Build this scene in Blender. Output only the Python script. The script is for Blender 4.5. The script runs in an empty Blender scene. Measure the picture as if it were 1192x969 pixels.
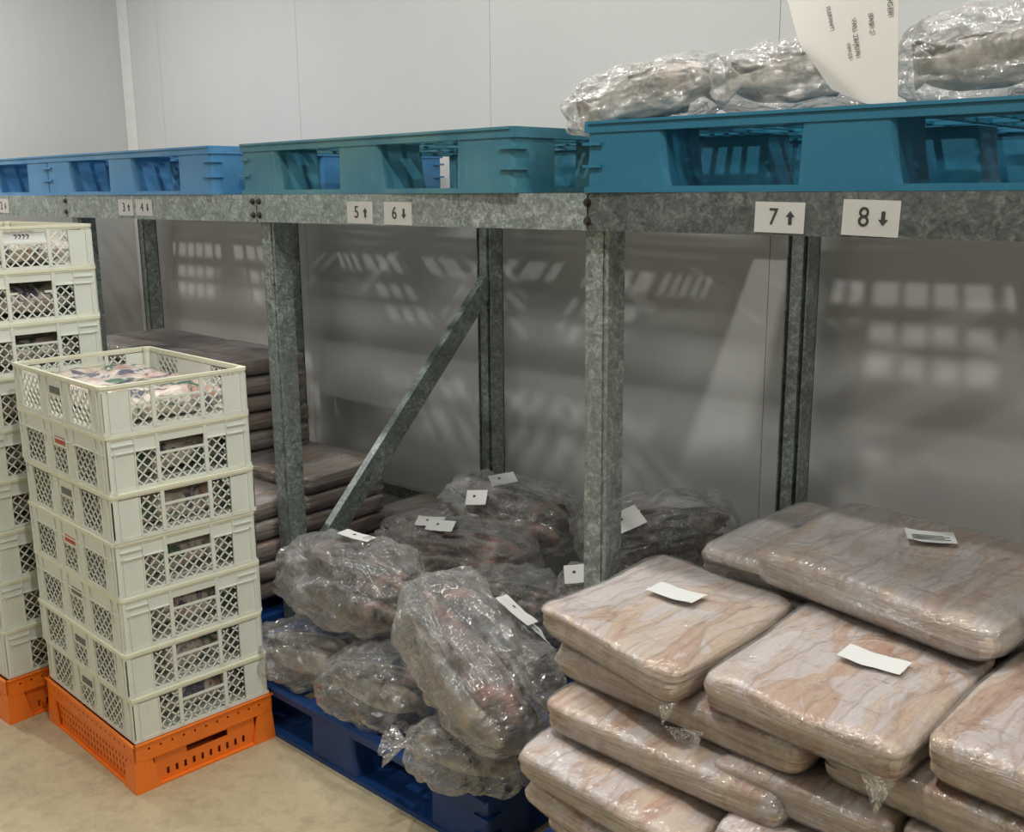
import bpy, bmesh, math, random
from mathutils import Vector, Matrix, noise, Euler
random.seed(7)
C = bpy.context.scene.collection
S = bpy.context.scene
pi = math.pi

# ---------------------------------------------------------------- camera
EYE = 1.507
YAW, PITCH, ROLL, FPX = 0.7484, 0.2151, -0.0090, 1212.1
cd = bpy.data.cameras.new('camera'); cam = bpy.data.objects.new('camera', cd); C.objects.link(cam)
fw = Vector((-math.sin(YAW)*math.cos(PITCH), math.cos(YAW)*math.cos(PITCH), -math.sin(PITCH)))
rt = Vector((math.cos(YAW), math.sin(YAW), 0)); up = rt.cross(fw)
rt, up = rt*math.cos(ROLL)+up*math.sin(ROLL), -rt*math.sin(ROLL)+up*math.cos(ROLL)
m = Matrix((rt, up, -fw)).transposed().to_4x4(); m.translation = (0, 0, EYE)
cam.matrix_world = m
cd.sensor_width = 36; cd.lens = FPX/1192*36; cd.clip_start = .05; cd.clip_end = 60
S.camera = cam

# ---------------------------------------------------------------- world, lamps, exposure
W = bpy.data.worlds.new('world'); S.world = W; W.use_nodes = True
W.node_tree.nodes['Background'].inputs[0].default_value = (.80, .84, .86, 1)
W.node_tree.nodes['Background'].inputs[1].default_value = .05
S.view_settings.view_transform = 'Standard'; S.view_settings.look = 'None'
S.view_settings.exposure = 0.26; S.view_settings.gamma = 1
S.cycles.transparent_max_bounces = 24
CEIL = 3.05
# (x, y, length along x, width, watts)
TUBES = [(-4.4, 1.66, 1.2, .10, 14), (-2.3, 1.68, 1.2, .10, 17), (-.2, 1.68, 1.2, .10, 15), (-4.8, .85, .08, .08, 26), (-1.15, .85, .08, .08, 23), (2.0, 1.3, .13, .13, 30), (-2.0, -1.2, 1.2, .12, 15), (-4.4, -1.2, 1.2, .12, 14)]
LAMP_WHERE = ['left end', 'middle', 'right end', 'far left', 'bay of plate 7', 'far right', 'open aisle', 'open aisle by the left wall']

def lamp(x, y, lx, w, watts):
    l = bpy.data.lights.new('lamp_light', 'AREA'); l.shape = 'RECTANGLE'; l.size = lx; l.size_y = w
    l.energy = watts; l.color = (1.0, .975, .93)
    o = bpy.data.objects.new('lamp_light', l); C.objects.link(o)
    return o

# ---------------------------------------------------------------- helpers
def empty(name, label, cat, loc=(0, 0, 0), rz=0, group=None):
    o = bpy.data.objects.new(name, None); C.objects.link(o); o.empty_display_size = .05
    o.location = loc; o.rotation_euler = (0, 0, rz)
    o['label'] = label; o['category'] = cat
    if group: o['group'] = group
    return o
def link(name, me, mat, parent=None, label=None, kind=None):
    o = bpy.data.objects.new(name, me); C.objects.link(o)
    if mat and not me.materials: me.materials.append(mat)
    if parent: o.parent = parent
    if label: o['label'] = label
    if kind: o['kind'] = kind
    return o
def mesh(bm, name, smooth=False):
    me = bpy.data.meshes.new(name); bm.to_mesh(me); bm.free()
    if smooth:
        for p in me.polygons: p.use_smooth = True
    return me
def rawmesh(name, v, f, smooth=True):
    me = bpy.data.meshes.new(name); me.from_pydata([tuple(a) for a in v], [], f); me.update()
    if smooth:
        for p in me.polygons: p.use_smooth = True
    return me
QUADS = ((0, 3, 2, 1), (4, 5, 6, 7), (0, 1, 5, 4), (1, 2, 6, 5), (2, 3, 7, 6), (3, 0, 4, 7))
def hexa(bm, pts):
    v = [bm.verts.new(p) for p in pts]
    for q in QUADS: bm.faces.new([v[i] for i in q])
def box(bm, x0, x1, y0, y1, z0, z1, T=None):
    if x0 > x1: x0, x1 = x1, x0
    if y0 > y1: y0, y1 = y1, y0
    if z0 > z1: z0, z1 = z1, z0
    p = [Vector(a) for a in ((x0,y0,z0),(x1,y0,z0),(x1,y1,z0),(x0,y1,z0),(x0,y0,z1),(x1,y0,z1),(x1,y1,z1),(x0,y1,z1))]
    if T: p = [T(a) for a in p]
    hexa(bm, p)
def bar(bm, a, b, w, d, nrm=(0, 0, 1)):
    """box beam from a to b, w across, d along nrm"""
    a, b = Vector(a), Vector(b); t = (b-a).normalized(); n = Vector(nrm); n = (n - n.dot(t)*t).normalized(); s = t.cross(n)
    pts = []
    for P in (a, b):
        pts += [P - s*w/2 - n*d/2, P + s*w/2 - n*d/2, P + s*w/2 + n*d/2, P - s*w/2 + n*d/2]
    hexa(bm, pts)
def cyl(bm, c, r, h, axis='Z', n=12):
    v0, v1 = [], []
    for i in range(n):
        a = 2*pi*i/n; p, q = r*math.cos(a), r*math.sin(a)
        if axis == 'Z': A, B = (p, q, 0), (p, q, h)
        elif axis == 'Y': A, B = (p, 0, q), (p, h, q)
        else: A, B = (0, p, q), (h, p, q)
        v0.append(bm.verts.new(Vector(c)+Vector(A))); v1.append(bm.verts.new(Vector(c)+Vector(B)))
    for i in range(n): bm.faces.new((v0[i], v0[(i+1) % n], v1[(i+1) % n], v1[i]))
    bm.faces.new(v0[::-1]); bm.faces.new(v1)
def fixn(bm): bmesh.ops.recalc_face_normals(bm, faces=bm.faces[:]); return bm
def nz(x, y, z, s=0): return noise.noise(Vector((x+s*7.3, y-s*3.1, z+s*1.7)))
def text_mesh(s, size, depth=.0006, align='CENTER', bold=0):
    cu = bpy.data.curves.new('t', 'FONT'); cu.body = s; cu.size = size; cu.extrude = depth; cu.align_x = align; cu.align_y = 'CENTER'; cu.offset = bold
    cu.resolution_u = 4
    o = bpy.data.objects.new('t', cu); C.objects.link(o)
    dg = bpy.context.evaluated_depsgraph_get(); dg.update()
    me = bpy.data.meshes.new_from_object(o.evaluated_get(dg)); me.name = 'lettering'
    bpy.data.objects.remove(o); bpy.data.curves.remove(cu)
    return me

# ---------------------------------------------------------------- materials
class NT:
    def __init__(s, name):
        s.m = bpy.data.materials.new(name); s.m.use_nodes = True; s.t = s.m.node_tree; s.n = s.t.nodes; s.l = s.t.links
        s.b = s.n['Principled BSDF']; s.out = s.n['Material Output']
    def node(s, ty, **k):
        n = s.n.new(ty)
        for a, b in k.items():
            if hasattr(n, a) and a not in n.inputs: setattr(n, a, b)
        return n
    def coord(s, scale=(1, 1, 1), kind='Object', rot=(0, 0, 0)):
        c = s.n.new('ShaderNodeTexCoord'); mp = s.n.new('ShaderNodeMapping')
        mp.inputs['Scale'].default_value = scale; mp.inputs['Rotation'].default_value = rot
        if kind == 'World':
            g = s.n.new('ShaderNodeNewGeometry'); s.l.new(g.outputs['Position'], mp.inputs[0])
        else: s.l.new(c.outputs[kind], mp.inputs[0])
        return mp.outputs[0]
    def noise(s, vec, scale, detail=4, rough=.55, dist=0):
        n = s.n.new('ShaderNodeTexNoise'); n.inputs['Scale'].default_value = scale; n.inputs['Detail'].default_value = detail
        n.inputs['Roughness'].default_value = rough; n.inputs['Distortion'].default_value = dist; s.l.new(vec, n.inputs['Vector']); return n.outputs['Fac']
    def voro(s, vec, scale, feature='F1', out='Distance'):
        n = s.n.new('ShaderNodeTexVoronoi'); n.feature = feature; n.inputs['Scale'].default_value = scale; s.l.new(vec, n.inputs['Vector']); return n.outputs[out]
    def ramp(s, fac, stops, interp='LINEAR'):
        r = s.n.new('ShaderNodeValToRGB'); r.color_ramp.interpolation = interp; e = r.color_ramp.elements
        while len(e) < len(stops): e.new(.5)
        for el, (p, c) in zip(e, stops): el.position = p; el.color = (*c, 1) if len(c) == 3 else c
        s.l.new(fac, r.inputs[0]); return r.outputs[0]
    def mix(s, f, a, b, bt='MIX'):
        n = s.n.new('ShaderNodeMix'); n.data_type = 'RGBA'; n.blend_type = bt
        for sock, v in ((n.inputs[0], f), (n.inputs[6], a), (n.inputs[7], b)):
            if hasattr(v, 'is_linked') or isinstance(v, bpy.types.NodeSocket): s.l.new(v, sock)
            else: sock.default_value = v if isinstance(v, float) else (*v, 1)
        return n.outputs[2]
    def math(s, op, a, b=0.0, clamp=False):
        n = s.n.new('ShaderNodeMath'); n.operation = op; n.use_clamp = clamp
        for sock, v in ((n.inputs[0], a), (n.inputs[1], b)):
            if isinstance(v, bpy.types.NodeSocket): s.l.new(v, sock)
            else: sock.default_value = v
        return n.outputs[0]
    def bump(s, h, strength=.3, dist=.01, to=None):
        n = s.n.new('ShaderNodeBump'); n.inputs['Strength'].default_value = strength; n.inputs['Distance'].default_value = dist
        s.l.new(h, n.inputs['Height'])
        s.l.new(n.outputs[0], (to or s.b).inputs['Normal']); return n.outputs[0]
    def set(s, **k):
        for a, v in k.items():
            i = s.b.inputs[a.replace('_', ' ')]
            if isinstance(v, bpy.types.NodeSocket): s.l.new(v, i)
            elif isinstance(v, (int, float)): i.default_value = v
            else: i.default_value = (*v, 1)
        return s

def plain(name, col, rough=.5, metal=0.0, var=.08, scale=20, bump=0):
    t = NT(name); v = t.coord(); f = t.noise(v, scale, 5)
    a = tuple(c*(1-var) for c in col); b = tuple(min(1, c*(1+var)) for c in col)
    t.set(Base_Color=t.ramp(f, [(.3, a), (.7, b)]), Roughness=rough, Metallic=metal)
    if bump: t.bump(f, bump, .003)
    return t.m

def mat_wall():
    t = NT('painted_panel'); v = t.coord((1, 1, .35), 'World')
    f = t.noise(v, 1.5, 3); g = t.noise(t.coord((30, 30, 1), 'World'), 1, 2)
    c = t.ramp(f, [(.3, (.57, .57, .555)), (.7, (.60, .60, .59))])
    t.set(Base_Color=t.mix(.015, c, t.ramp(g, [(.4, (.4, .4, .4)), (.6, (.75, .75, .74))])), Roughness=.34)
    t.b.inputs['Specular IOR Level'].default_value = .35
    t.bump(t.noise(t.coord((6, 6, .8), 'World'), 1, 2), .25, .004)
    return t.m
def mat_floor():
    t = NT('worn_concrete'); v = t.coord((1, 1, 1), 'World')
    a = t.noise(v, 2.2, 6, .6); b = t.noise(v, 14, 8, .7, .4); c = t.noise(v, 45, 4, .6)
    base = t.ramp(a, [(.3, (.38, .315, .195)), (.5, (.45, .38, .245)), (.72, (.53, .46, .305))])
    base = t.mix(t.math('MULTIPLY', t.ramp(b, [(.46, (0, 0, 0)), (.72, (1, 1, 1))]), .55), base, (.22, .17, .10))
    base = t.mix(t.math('MULTIPLY', t.ramp(c, [(.5, (0, 0, 0)), (.75, (1, 1, 1))]), .35), base, (.60, .52, .37))
    t.set(Base_Color=base, Roughness=t.ramp(b, [(.3, (.38,)*3), (.7, (.62,)*3)]))
    t.bump(t.math('ADD', b, t.math('MULTIPLY', c, .6)), .35, .006)
    return t.m
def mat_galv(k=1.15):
    t = NT('galvanised_steel' if k > 1 else 'dark_galvanised_steel'); v = t.coord((1, 1, 1))
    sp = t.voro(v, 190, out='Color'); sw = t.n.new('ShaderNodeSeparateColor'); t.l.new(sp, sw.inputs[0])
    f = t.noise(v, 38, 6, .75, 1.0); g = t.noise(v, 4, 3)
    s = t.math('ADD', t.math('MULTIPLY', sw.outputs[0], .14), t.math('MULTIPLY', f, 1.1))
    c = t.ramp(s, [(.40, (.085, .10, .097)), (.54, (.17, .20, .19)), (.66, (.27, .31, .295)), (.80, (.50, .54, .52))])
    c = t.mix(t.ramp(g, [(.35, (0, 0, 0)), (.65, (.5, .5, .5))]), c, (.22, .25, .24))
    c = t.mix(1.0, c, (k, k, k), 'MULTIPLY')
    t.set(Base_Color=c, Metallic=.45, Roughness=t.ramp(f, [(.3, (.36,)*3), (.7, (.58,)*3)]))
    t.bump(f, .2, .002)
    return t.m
def mat_pallet(name, col, fade, amt=.5):
    t = NT(name); v = t.coord(); f = t.noise(v, 4, 5, .6); g = t.noise(t.coord((1, 1, .3)), 55, 4, .7)
    c = t.mix(t.math('MULTIPLY', t.ramp(f, [(.38, (0, 0, 0)), (.66, (1, 1, 1))]), amt), col, fade)
    c = t.mix(t.math('MULTIPLY', t.ramp(g, [(.6, (0, 0, 0)), (.8, (1, 1, 1))]), .25), c, tuple(min(1, x*1.6+.05) for x in fade))
    t.set(Base_Color=c, Roughness=.5); t.bump(g, .15, .002)
    return t.m
def mat_plastic(name, col, dirt, amt=.3, sss=0.0, rough=.42):
    t = NT(name); v = t.coord(); f = t.noise(v, 9, 5, .6); g = t.noise(t.coord((1, 1, .25)), 40, 5, .7)
    c = t.mix(t.math('MULTIPLY', t.ramp(f, [(.4, (0, 0, 0)), (.7, (1, 1, 1))]), amt), col, dirt)
    c = t.mix(t.math('MULTIPLY', t.ramp(g, [(.62, (0, 0, 0)), (.75, (1, 1, 1))]), amt*.5), c, tuple(x*.55 for x in dirt))
    t.set(Base_Color=c, Roughness=rough); t.bump(f, .08, .002)
    return t.m
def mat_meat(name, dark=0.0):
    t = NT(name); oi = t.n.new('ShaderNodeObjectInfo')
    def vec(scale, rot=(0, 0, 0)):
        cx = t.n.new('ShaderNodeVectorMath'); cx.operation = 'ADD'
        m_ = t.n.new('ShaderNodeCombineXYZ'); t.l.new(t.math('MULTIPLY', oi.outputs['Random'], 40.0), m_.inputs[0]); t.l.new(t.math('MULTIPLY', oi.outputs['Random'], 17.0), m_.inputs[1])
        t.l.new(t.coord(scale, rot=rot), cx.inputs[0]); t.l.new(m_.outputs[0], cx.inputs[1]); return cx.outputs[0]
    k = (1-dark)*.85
    s = lambda r, g, bb: (r*k*.97, g*k, bb*k*1.02)
    # fillets lying side by side: long cells with soft joints
    wob = t.noise(vec((6, 3, 6)), 1, 3)
    cv = t.n.new('ShaderNodeVectorMath'); cv.operation = 'ADD'; t.l.new(vec((11, 1.7, 5)), cv.inputs[0])
    wv = t.n.new('ShaderNodeCombineXYZ'); t.l.new(t.math('MULTIPLY', wob, 1.6), wv.inputs[0]); t.l.new(t.math('MULTIPLY', wob, .8), wv.inputs[1]); t.l.new(wv.outputs[0], cv.inputs[1])
    cell = t.n.new('ShaderNodeTexVoronoi'); cell.inputs['Scale'].default_value = 1.0; t.l.new(cv.outputs[0], cell.inputs['Vector'])
    cs = t.n.new('ShaderNodeSeparateColor'); t.l.new(cell.outputs['Color'], cs.inputs[0])
    edge = t.voro(cv.outputs[0], 1.0, 'DISTANCE_TO_EDGE')
    a = t.noise(vec((28, 2.2, 10)), 1, 5, .6, .7); b = t.noise(vec((4, 5, 75)), 1, 5, .6, .6); c2 = t.noise(vec((12, 3.4, 9)), 1, 4, .6, .9); d = t.noise(vec((70, 40, 90)), 1, 4, .7)
    f1 = t.math('ADD', t.math('MULTIPLY', cs.outputs[0], .42), t.math('MULTIPLY', a, .62))
    col = t.ramp(f1, [(.26, s(.47, .26, .18)), (.40, s(.60, .40, .29)), (.52, s(.68, .51, .37)), (.64, s(.71, .57, .47)), (.80, s(.70, .60, .57))])
    patch = t.ramp(c2, [(.50, (0, 0, 0)), (.535, (1, 1, 1))])
    col = t.mix(t.math('MULTIPLY', patch, .72), col, s(.72, .645, .65))
    rim = t.math('MULTIPLY', t.ramp(c2, [(.475, (0, 0, 0)), (.505, (1, 1, 1))]), t.ramp(c2, [(.505, (1, 1, 1)), (.53, (0, 0, 0))]))
    col = t.mix(t.math('MULTIPLY', rim, .25), col, s(.44, .25, .18))
    red = t.ramp(c2, [(.33, (1, 1, 1)), (.42, (0, 0, 0))])
    col = t.mix(t.math('MULTIPLY', red, .60), col, s(.52, .22, .14))
    col = t.mix(t.math('MULTIPLY', t.ramp(edge, [(.0, (1, 1, 1)), (.05, (0, 0, 0))]), .5), col, s(.38, .22, .15))  # shadow lines between the fillets, painted into the colour
    g = t.n.new('ShaderNodeNewGeometry'); sx = t.n.new('ShaderNodeSeparateXYZ'); t.l.new(g.outputs['Normal'], sx.inputs[0])
    side = t.math('SUBTRACT', 1.0, t.math('MULTIPLY', t.math('ABSOLUTE', sx.outputs[2]), 1.15), True)
    scol = t.ramp(b, [(.33, s(.30, .18, .12)), (.45, s(.54, .38, .26)), (.56, s(.70, .56, .40)), (.72, s(.82, .73, .60))])
    scol = t.mix(t.math('MULTIPLY', t.ramp(c2, [(.42, (0, 0, 0)), (.62, (1, 1, 1))]), .6), scol, s(.70, .58, .53))
    col = t.mix(t.math('MULTIPLY', side, .9, True), col, scol)
    col = t.mix(t.math('MULTIPLY', t.ramp(d, [(.5, (0, 0, 0)), (.75, (1, 1, 1))]), .35), col, s(.80, .73, .70))
    t.set(Base_Color=col, Roughness=.5)
    h = t.math('ADD', t.math('MULTIPLY', b, 1.0), t.math('ADD', t.math('MULTIPLY', a, 1.0), t.math('MULTIPLY', t.math('MINIMUM', edge, .25), 2.5)))
    t.bump(h, .7, .012)
    return t.m
def mat_film(name, milky=.2, edge=.4, scale=9, gloss=.22, rough=.13, tint=(.78, .78, .76), crumple=1.0):
    t = NT(name); t.n.remove(t.b)
    v = t.coord((1, 1, 1)); w1 = t.noise(v, scale, 3, .6, 2.2); w2 = t.voro(t.coord((1.0, .55, 1.3), rot=(.3, .2, .5)), scale*2.1, 'DISTANCE_TO_EDGE')
    w3 = t.noise(t.coord((1, .22, 1), rot=(.1, .4, .6)), scale*4.5, 3, .6, 1.2)
    crease = t.math('SUBTRACT', 1.0, t.math('MULTIPLY', w2, 5.0, True), True)
    h = t.math('ADD', t.math('MULTIPLY', w1, 1.0), t.math('ADD', t.math('MULTIPLY', w3, .55), t.math('MULTIPLY', crease, .12)))
    bp = t.n.new('ShaderNodeBump'); bp.inputs['Strength'].default_value = .9; bp.inputs['Distance'].default_value = .022*crumple; t.l.new(h, bp.inputs['Height'])
    tr = t.n.new('ShaderNodeBsdfTransparent'); tr.inputs[0].default_value = (.97, .97, .965, 1)
    df = t.n.new('ShaderNodeBsdfDiffuse'); df.inputs[0].default_value = (*tint, 1); t.l.new(bp.outputs[0], df.inputs['Normal'])
    gl = t.n.new('ShaderNodeBsdfGlossy'); gl.inputs[0].default_value = (1, 1, 1, 1); gl.inputs['Roughness'].default_value = rough; t.l.new(bp.outputs[0], gl.inputs['Normal'])
    lw = t.n.new('ShaderNodeLayerWeight'); lw.inputs['Blend'].default_value = .35; t.l.new(bp.outputs[0], lw.inputs['Normal'])
    lw2 = t.n.new('ShaderNodeLayerWeight'); lw2.inputs['Blend'].default_value = .3
    fac = t.math('ADD', milky, t.math('MULTIPLY', t.math('POWER', lw2.outputs['Facing'], 2.0), edge), True)
    fac = t.math('MULTIPLY', fac, t.math('ADD', .65, t.math('MULTIPLY', w3, .7)), True)
    fac = t.math('ADD', fac, t.math('MULTIPLY', t.math('MULTIPLY', crease, crease), .06), True)
    m1 = t.n.new('ShaderNodeMixShader'); t.l.new(fac, m1.inputs[0]); t.l.new(tr.outputs[0], m1.inputs[1]); t.l.new(df.outputs[0], m1.inputs[2])
    gf = t.math('ADD', .04, t.math('MULTIPLY', lw.outputs['Fresnel'], gloss*3), True)
    gf = t.math('MINIMUM', gf, .6)
    m2 = t.n.new('ShaderNodeMixShader'); t.l.new(gf, m2.inputs[0]); t.l.new(m1.outputs[0], m2.inputs[1]); t.l.new(gl.outputs[0], m2.inputs[2])
    t.l.new(m2.outputs[0], t.out.inputs[0])
    return t.m
def mat_fish(name, dark, belly, blush):
    t = NT(name); v = t.coord(); sx = t.n.new('ShaderNodeSeparateXYZ'); t.l.new(t.n.new('ShaderNodeTexCoord').outputs['Object'], sx.inputs[0])
    n1 = t.noise(v, 9, 4, .6, .6); n2 = t.noise(v, 55, 4, .6)
    zz = t.math('ADD', t.math('MULTIPLY', sx.outputs[2], 7.0), t.math('ADD', t.math('MULTIPLY', n1, 1.1), -.05))
    c = t.ramp(zz, [(.25, belly), (.48, tuple(x*.75 for x in belly)), (.62, tuple((a+b)/2.4 for a, b in zip(belly, dark))), (.82, dark)])
    c = t.mix(t.math('MULTIPLY', t.ramp(t.noise(v, 5, 3, .5, 1.0), [(.52, (0, 0, 0)), (.68, (1, 1, 1))]), .55), c, blush)
    c = t.mix(t.math('MULTIPLY', t.ramp(n2, [(.5, (0, 0, 0)), (.7, (1, 1, 1))]), .3), c, (.45, .45, .43))
    t.set(Base_Color=c, Roughness=.35); t.bump(n2, .2, .003)
    return t.m
def mat_pack():
    t = NT('printed_film_pack'); oi = t.n.new('ShaderNodeObjectInfo'); v = t.n.new('ShaderNodeVectorMath'); v.operation = 'ADD'
    m_ = t.n.new('ShaderNodeCombineXYZ'); t.l.new(t.math('MULTIPLY', oi.outputs['Random'], 30.0), m_.inputs[0])
    t.l.new(t.coord((1, 1, 1)), v.inputs[0]); t.l.new(m_.outputs[0], v.inputs[1]); v = v.outputs[0]
    a = t.noise(v, 16, 3, .5, .5); b = t.noise(v, 13, 3, .6, .6); c2 = t.noise(v, 70, 3)
    col = t.ramp(a, [(.3, (.52, .30, .25)), (.45, (.58, .46, .41)), (.6, (.72, .66, .60)), (.75, (.60, .45, .40))])
    col = t.mix(t.ramp(b, [(.545, (0, 0, 0)), (.60, (.9, .9, .9))]), col, (.045, .14, .085))
    col = t.mix(t.ramp(b, [(.39, (.9, .9, .9)), (.44, (0, 0, 0))]), col, (.06, .065, .13))
    t.set(Base_Color=col, Roughness=.22); t.b.inputs['Coat Weight'].default_value = .5
    t.bump(t.noise(v, 25, 4, .6, 1.5), .6, .01)
    return t.m

M = dict(wall=mat_wall(), floor=mat_floor(), galv=mat_galv(), galv_dark=mat_galv(.46),
    trim=plain('white_trim', (.66, .66, .64), .4, var=.03),
    teal=mat_pallet('teal_pallet_plastic', (.009, .125, .215), (.025, .175, .265), .4),
    teal2=mat_pallet('faded_teal_pallet_plastic', (.022, .145, .225), (.09, .24, .25), .8),
    sky=mat_pallet('sky_blue_pallet_plastic', (.045, .20, .42), (.13, .29, .43), .6),
    navy=mat_pallet('deep_blue_pallet_plastic', (.004, .035, .16), (.010, .065, .22), .6),
    white=mat_plastic('white_crate_plastic', (.70, .735, .67), (.68, .68, .53), .4),
    rim=mat_plastic('yellowed_crate_plastic', (.74, .75, .60), (.70, .66, .44), .5),
    orange=mat_plastic('orange_crate_plastic', (.88, .20, .015), (.66, .15, .02), .5),
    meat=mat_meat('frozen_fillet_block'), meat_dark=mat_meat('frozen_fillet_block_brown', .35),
    wrap=mat_film('clear_wrap', .05, .16, 7, .16, .16, crumple=.9), wrap_frosted=mat_film('frosted_wrap', .18, .3, 7, .16, .2, tint=(.62, .62, .60), crumple=1.0), bag=mat_film('clear_bag_film', .085, .36, 5, .38, .09, crumple=1.7), top_bag=mat_film('bright_bag_film', .15, .45, 5, .24, .13, tint=(.85, .85, .82), crumple=1.1),
    fish=mat_fish('silver_fish_skin', (.032, .032, .030), (.40, .37, .33), (.40, .24, .20)),
    fish_pale=mat_fish('pale_fish_skin', (.16, .15, .13), (.68, .64, .57), (.55, .43, .34)),
    fish_red=mat_fish('reddish_fish_skin', (.10, .07, .06), (.50, .33, .28), (.46, .20, .16)),
    paper=plain('white_paper', (.66, .67, .65), .6, var=.02), sheet=plain('bright_paper', (.84, .84, .82), .6, var=.01), print=plain('black_print', (.03, .03, .03), .6),
    grey_print=plain('grey_print', (.16, .17, .16), .6), red_print=plain('red_print', (.50, .10, .07), .6),
    plate=plain('plate_card', (.50, .50, .48), .5, var=.03), pack=mat_pack(), bolt=plain('rusty_bolt', (.06, .05, .045), .5, .6, .4),
    dark=plain('dark_recess', (.02, .02, .02), .8), lampcase=plain('lamp_housing', (.7, .7, .7), .5))
e_ = NT('lamp_tube_glow'); e_.set(Emission_Color=(1, .97, .92), Emission_Strength=3.0); M['glow'] = e_.m

# ================================================================ the room
X0, X1, Y0, Y1 = -5.53, 2.6, -3.6, 2.93
def struct(name, bm, mat): return link(name, mesh(bm, name), mat, kind='structure')
bm = bmesh.new(); box(bm, X0-.1, X1, Y0, Y1+.1, -.1, 0); struct('floor', bm, M['floor'])
bm = bmesh.new(); box(bm, X0-.1, X1, Y0, Y1+.1, CEIL, CEIL+.1); struct('ceiling', bm, M['trim'])
# back wall: insulated panels with narrow open joints
bm = bmesh.new(); box(bm, X0-.1, X1, Y1+.012, Y1+.1, 0, CEIL); wb = struct('wall_back', bm, M['dark'])
seams = [X0, -5.196, -4.006, -2.816, -1.626, -.436, .754, 1.944, X1]
for a, b in zip(seams, seams[1:]):
    bm = bmesh.new(); box(bm, a+.001, b-.001, Y1, Y1+.012, 0.0, CEIL); bmesh.ops.bevel(bm, geom=[e for e in bm.edges if abs(e.verts[0].co.z-e.verts[1].co.z) > 1], offset=.0012, segments=1)
    link('panel', mesh(bm, 'panel'), M['wall'], wb)
bm = bmesh.new(); box(bm, X0-.1, X0-.012, Y0, Y1, 0, CEIL); wl = struct('wall_left', bm, M['dark'])
ys = [Y0, -2.95, -1.77, -.59, .59, 1.77, Y1]
for a, b in zip(ys, ys[1:]):
    bm = bmesh.new(); box(bm, X0-.012, X0, a+.001, b-.001, 0, CEIL); link('panel', mesh(bm, 'panel'), M['wall'], wl)
bm = bmesh.new(); box(bm, X1, X1+.1, Y0, Y1+.1, 0, CEIL); struct('wall_right', bm, M['wall'])
bm = bmesh.new(); box(bm, X0-.1, X1+.1, Y0-.1, Y0, 0, CEIL); struct('wall_front', bm, M['wall'])
bm = bmesh.new()   # cove strip in the corner
v = [(X0+.0005, Y1-.035), (X0+.035, Y1-.0005), (X0+.022, Y1-.022)]
lo = [bm.verts.new((x, y, 0)) for x, y in ((X0+.001, Y1-.04), (X0+.013, Y1-.013), (X0+.04, Y1-.001), (X0+.001, Y1-.001))]
hi = [bm.verts.new((q.co.x, q.co.y, CEIL)) for q in lo]
for i in range(4): bm.faces.new((lo[i], lo[(i+1) % 4], hi[(i+1) % 4], hi[i]))
struct('trim_1', fixn(bm), M['trim'])
for i, (x, y, lx, w, watts) in enumerate(TUBES):
    t = empty('ceiling_light', 'white ceiling lamp above the %s in front of the rack' % LAMP_WHERE[i], 'lamp', (x, y, CEIL-.06), group='ceiling lamps over the aisle')
    bm = bmesh.new(); box(bm, -lx/2-.02, lx/2+.02, -w/2-.03, w/2+.03, .02, .06); link('housing', mesh(bm, 'h'), M['lampcase'], t)
    bm = bmesh.new(); box(bm, -lx/2, lx/2, -w/2, w/2, .008, .02); link('diffuser', mesh(bm, 'd'), M['glow'], t)
    l = lamp(x, y, lx, w, watts); l.parent = t; l.location = (0, 0, .004)

# ================================================================ storage rack
BAY = 1.26; PX = [-1.445-k*BAY for k in range(-2, 4)]      # centre lines of the upright frames
FY, BY = 1.835, 2.765; ZT, ZB = EYE-.0109, EYE-.0908
rack = empty('storage_rack', 'galvanised steel rack with numbered front beam carrying blue pallets', 'rack', (-1.45, FY, 0))
RO = Vector((-1.45, FY, 0))
def rlink(name, bm, mat, label=None, smooth=False):
    o = link(name, mesh(bm, name), mat, rack, label)
    o.location = -RO; return o
def channel(bm, cx, y0, y1, w, z0, z1, lip=.016, th=.0035):
    """folded upright: closed front and sides, a raised centre flanked by two steps"""
    x0, x1 = cx-w/2, cx+w/2
    box(bm, x0, x1, y0+.004, y1, z0, z1); box(bm, x0+.004, x1-.014, y0, y0+.004, z0, z1); box(bm, x1-.006, x1+.001, y0+.001, y0+.016, z0, z1)
def back_channel(bm, cx, y0, y1, w, z0, z1):
    x0, x1 = cx-w/2, cx+w/2
    box(bm, x0, x0+.004, y0, y1, z0, z1); box(bm, x1-.004, x1, y0, y1, z0, z1); box(bm, x0, x1, y1-.004, y1, z0, z1)
    box(bm, x0+.017, x1-.017, y0-.002, y0+.03, z0, z1); box(bm, x0+.004, x0+.017, y0+.02, y0+.024, z0, z1); box(bm, x1-.017, x1-.004, y0+.02, y0+.024, z0, z1)
for x in PX[1:]:
    bm = bmesh.new(); channel(bm, x, FY, FY+.062, .066, .006, ZT-.002); box(bm, x-.05, x+.05, FY-.02, FY+.08, 0, .006); rlink('post', bm, M['galv'])
    bm = bmesh.new(); back_channel(bm, x, BY, BY+.068, .070, .006, ZT-.002); box(bm, x-.05, x+.05, BY-.02, BY+.09, 0, .006); rlink('post', bm, M['galv'])
    if x > -1.4 or x < -4: continue
    if abs(x-PX[3]) < .01:
        bm = bmesh.new(); bar(bm, (x+.01, BY+.01, 1.17), (x+.01, FY+.09, .30), .07, .03, (1, 0, 0)); rlink('brace', bm, M['galv'], 'diagonal steel brace between front and back posts')
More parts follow.
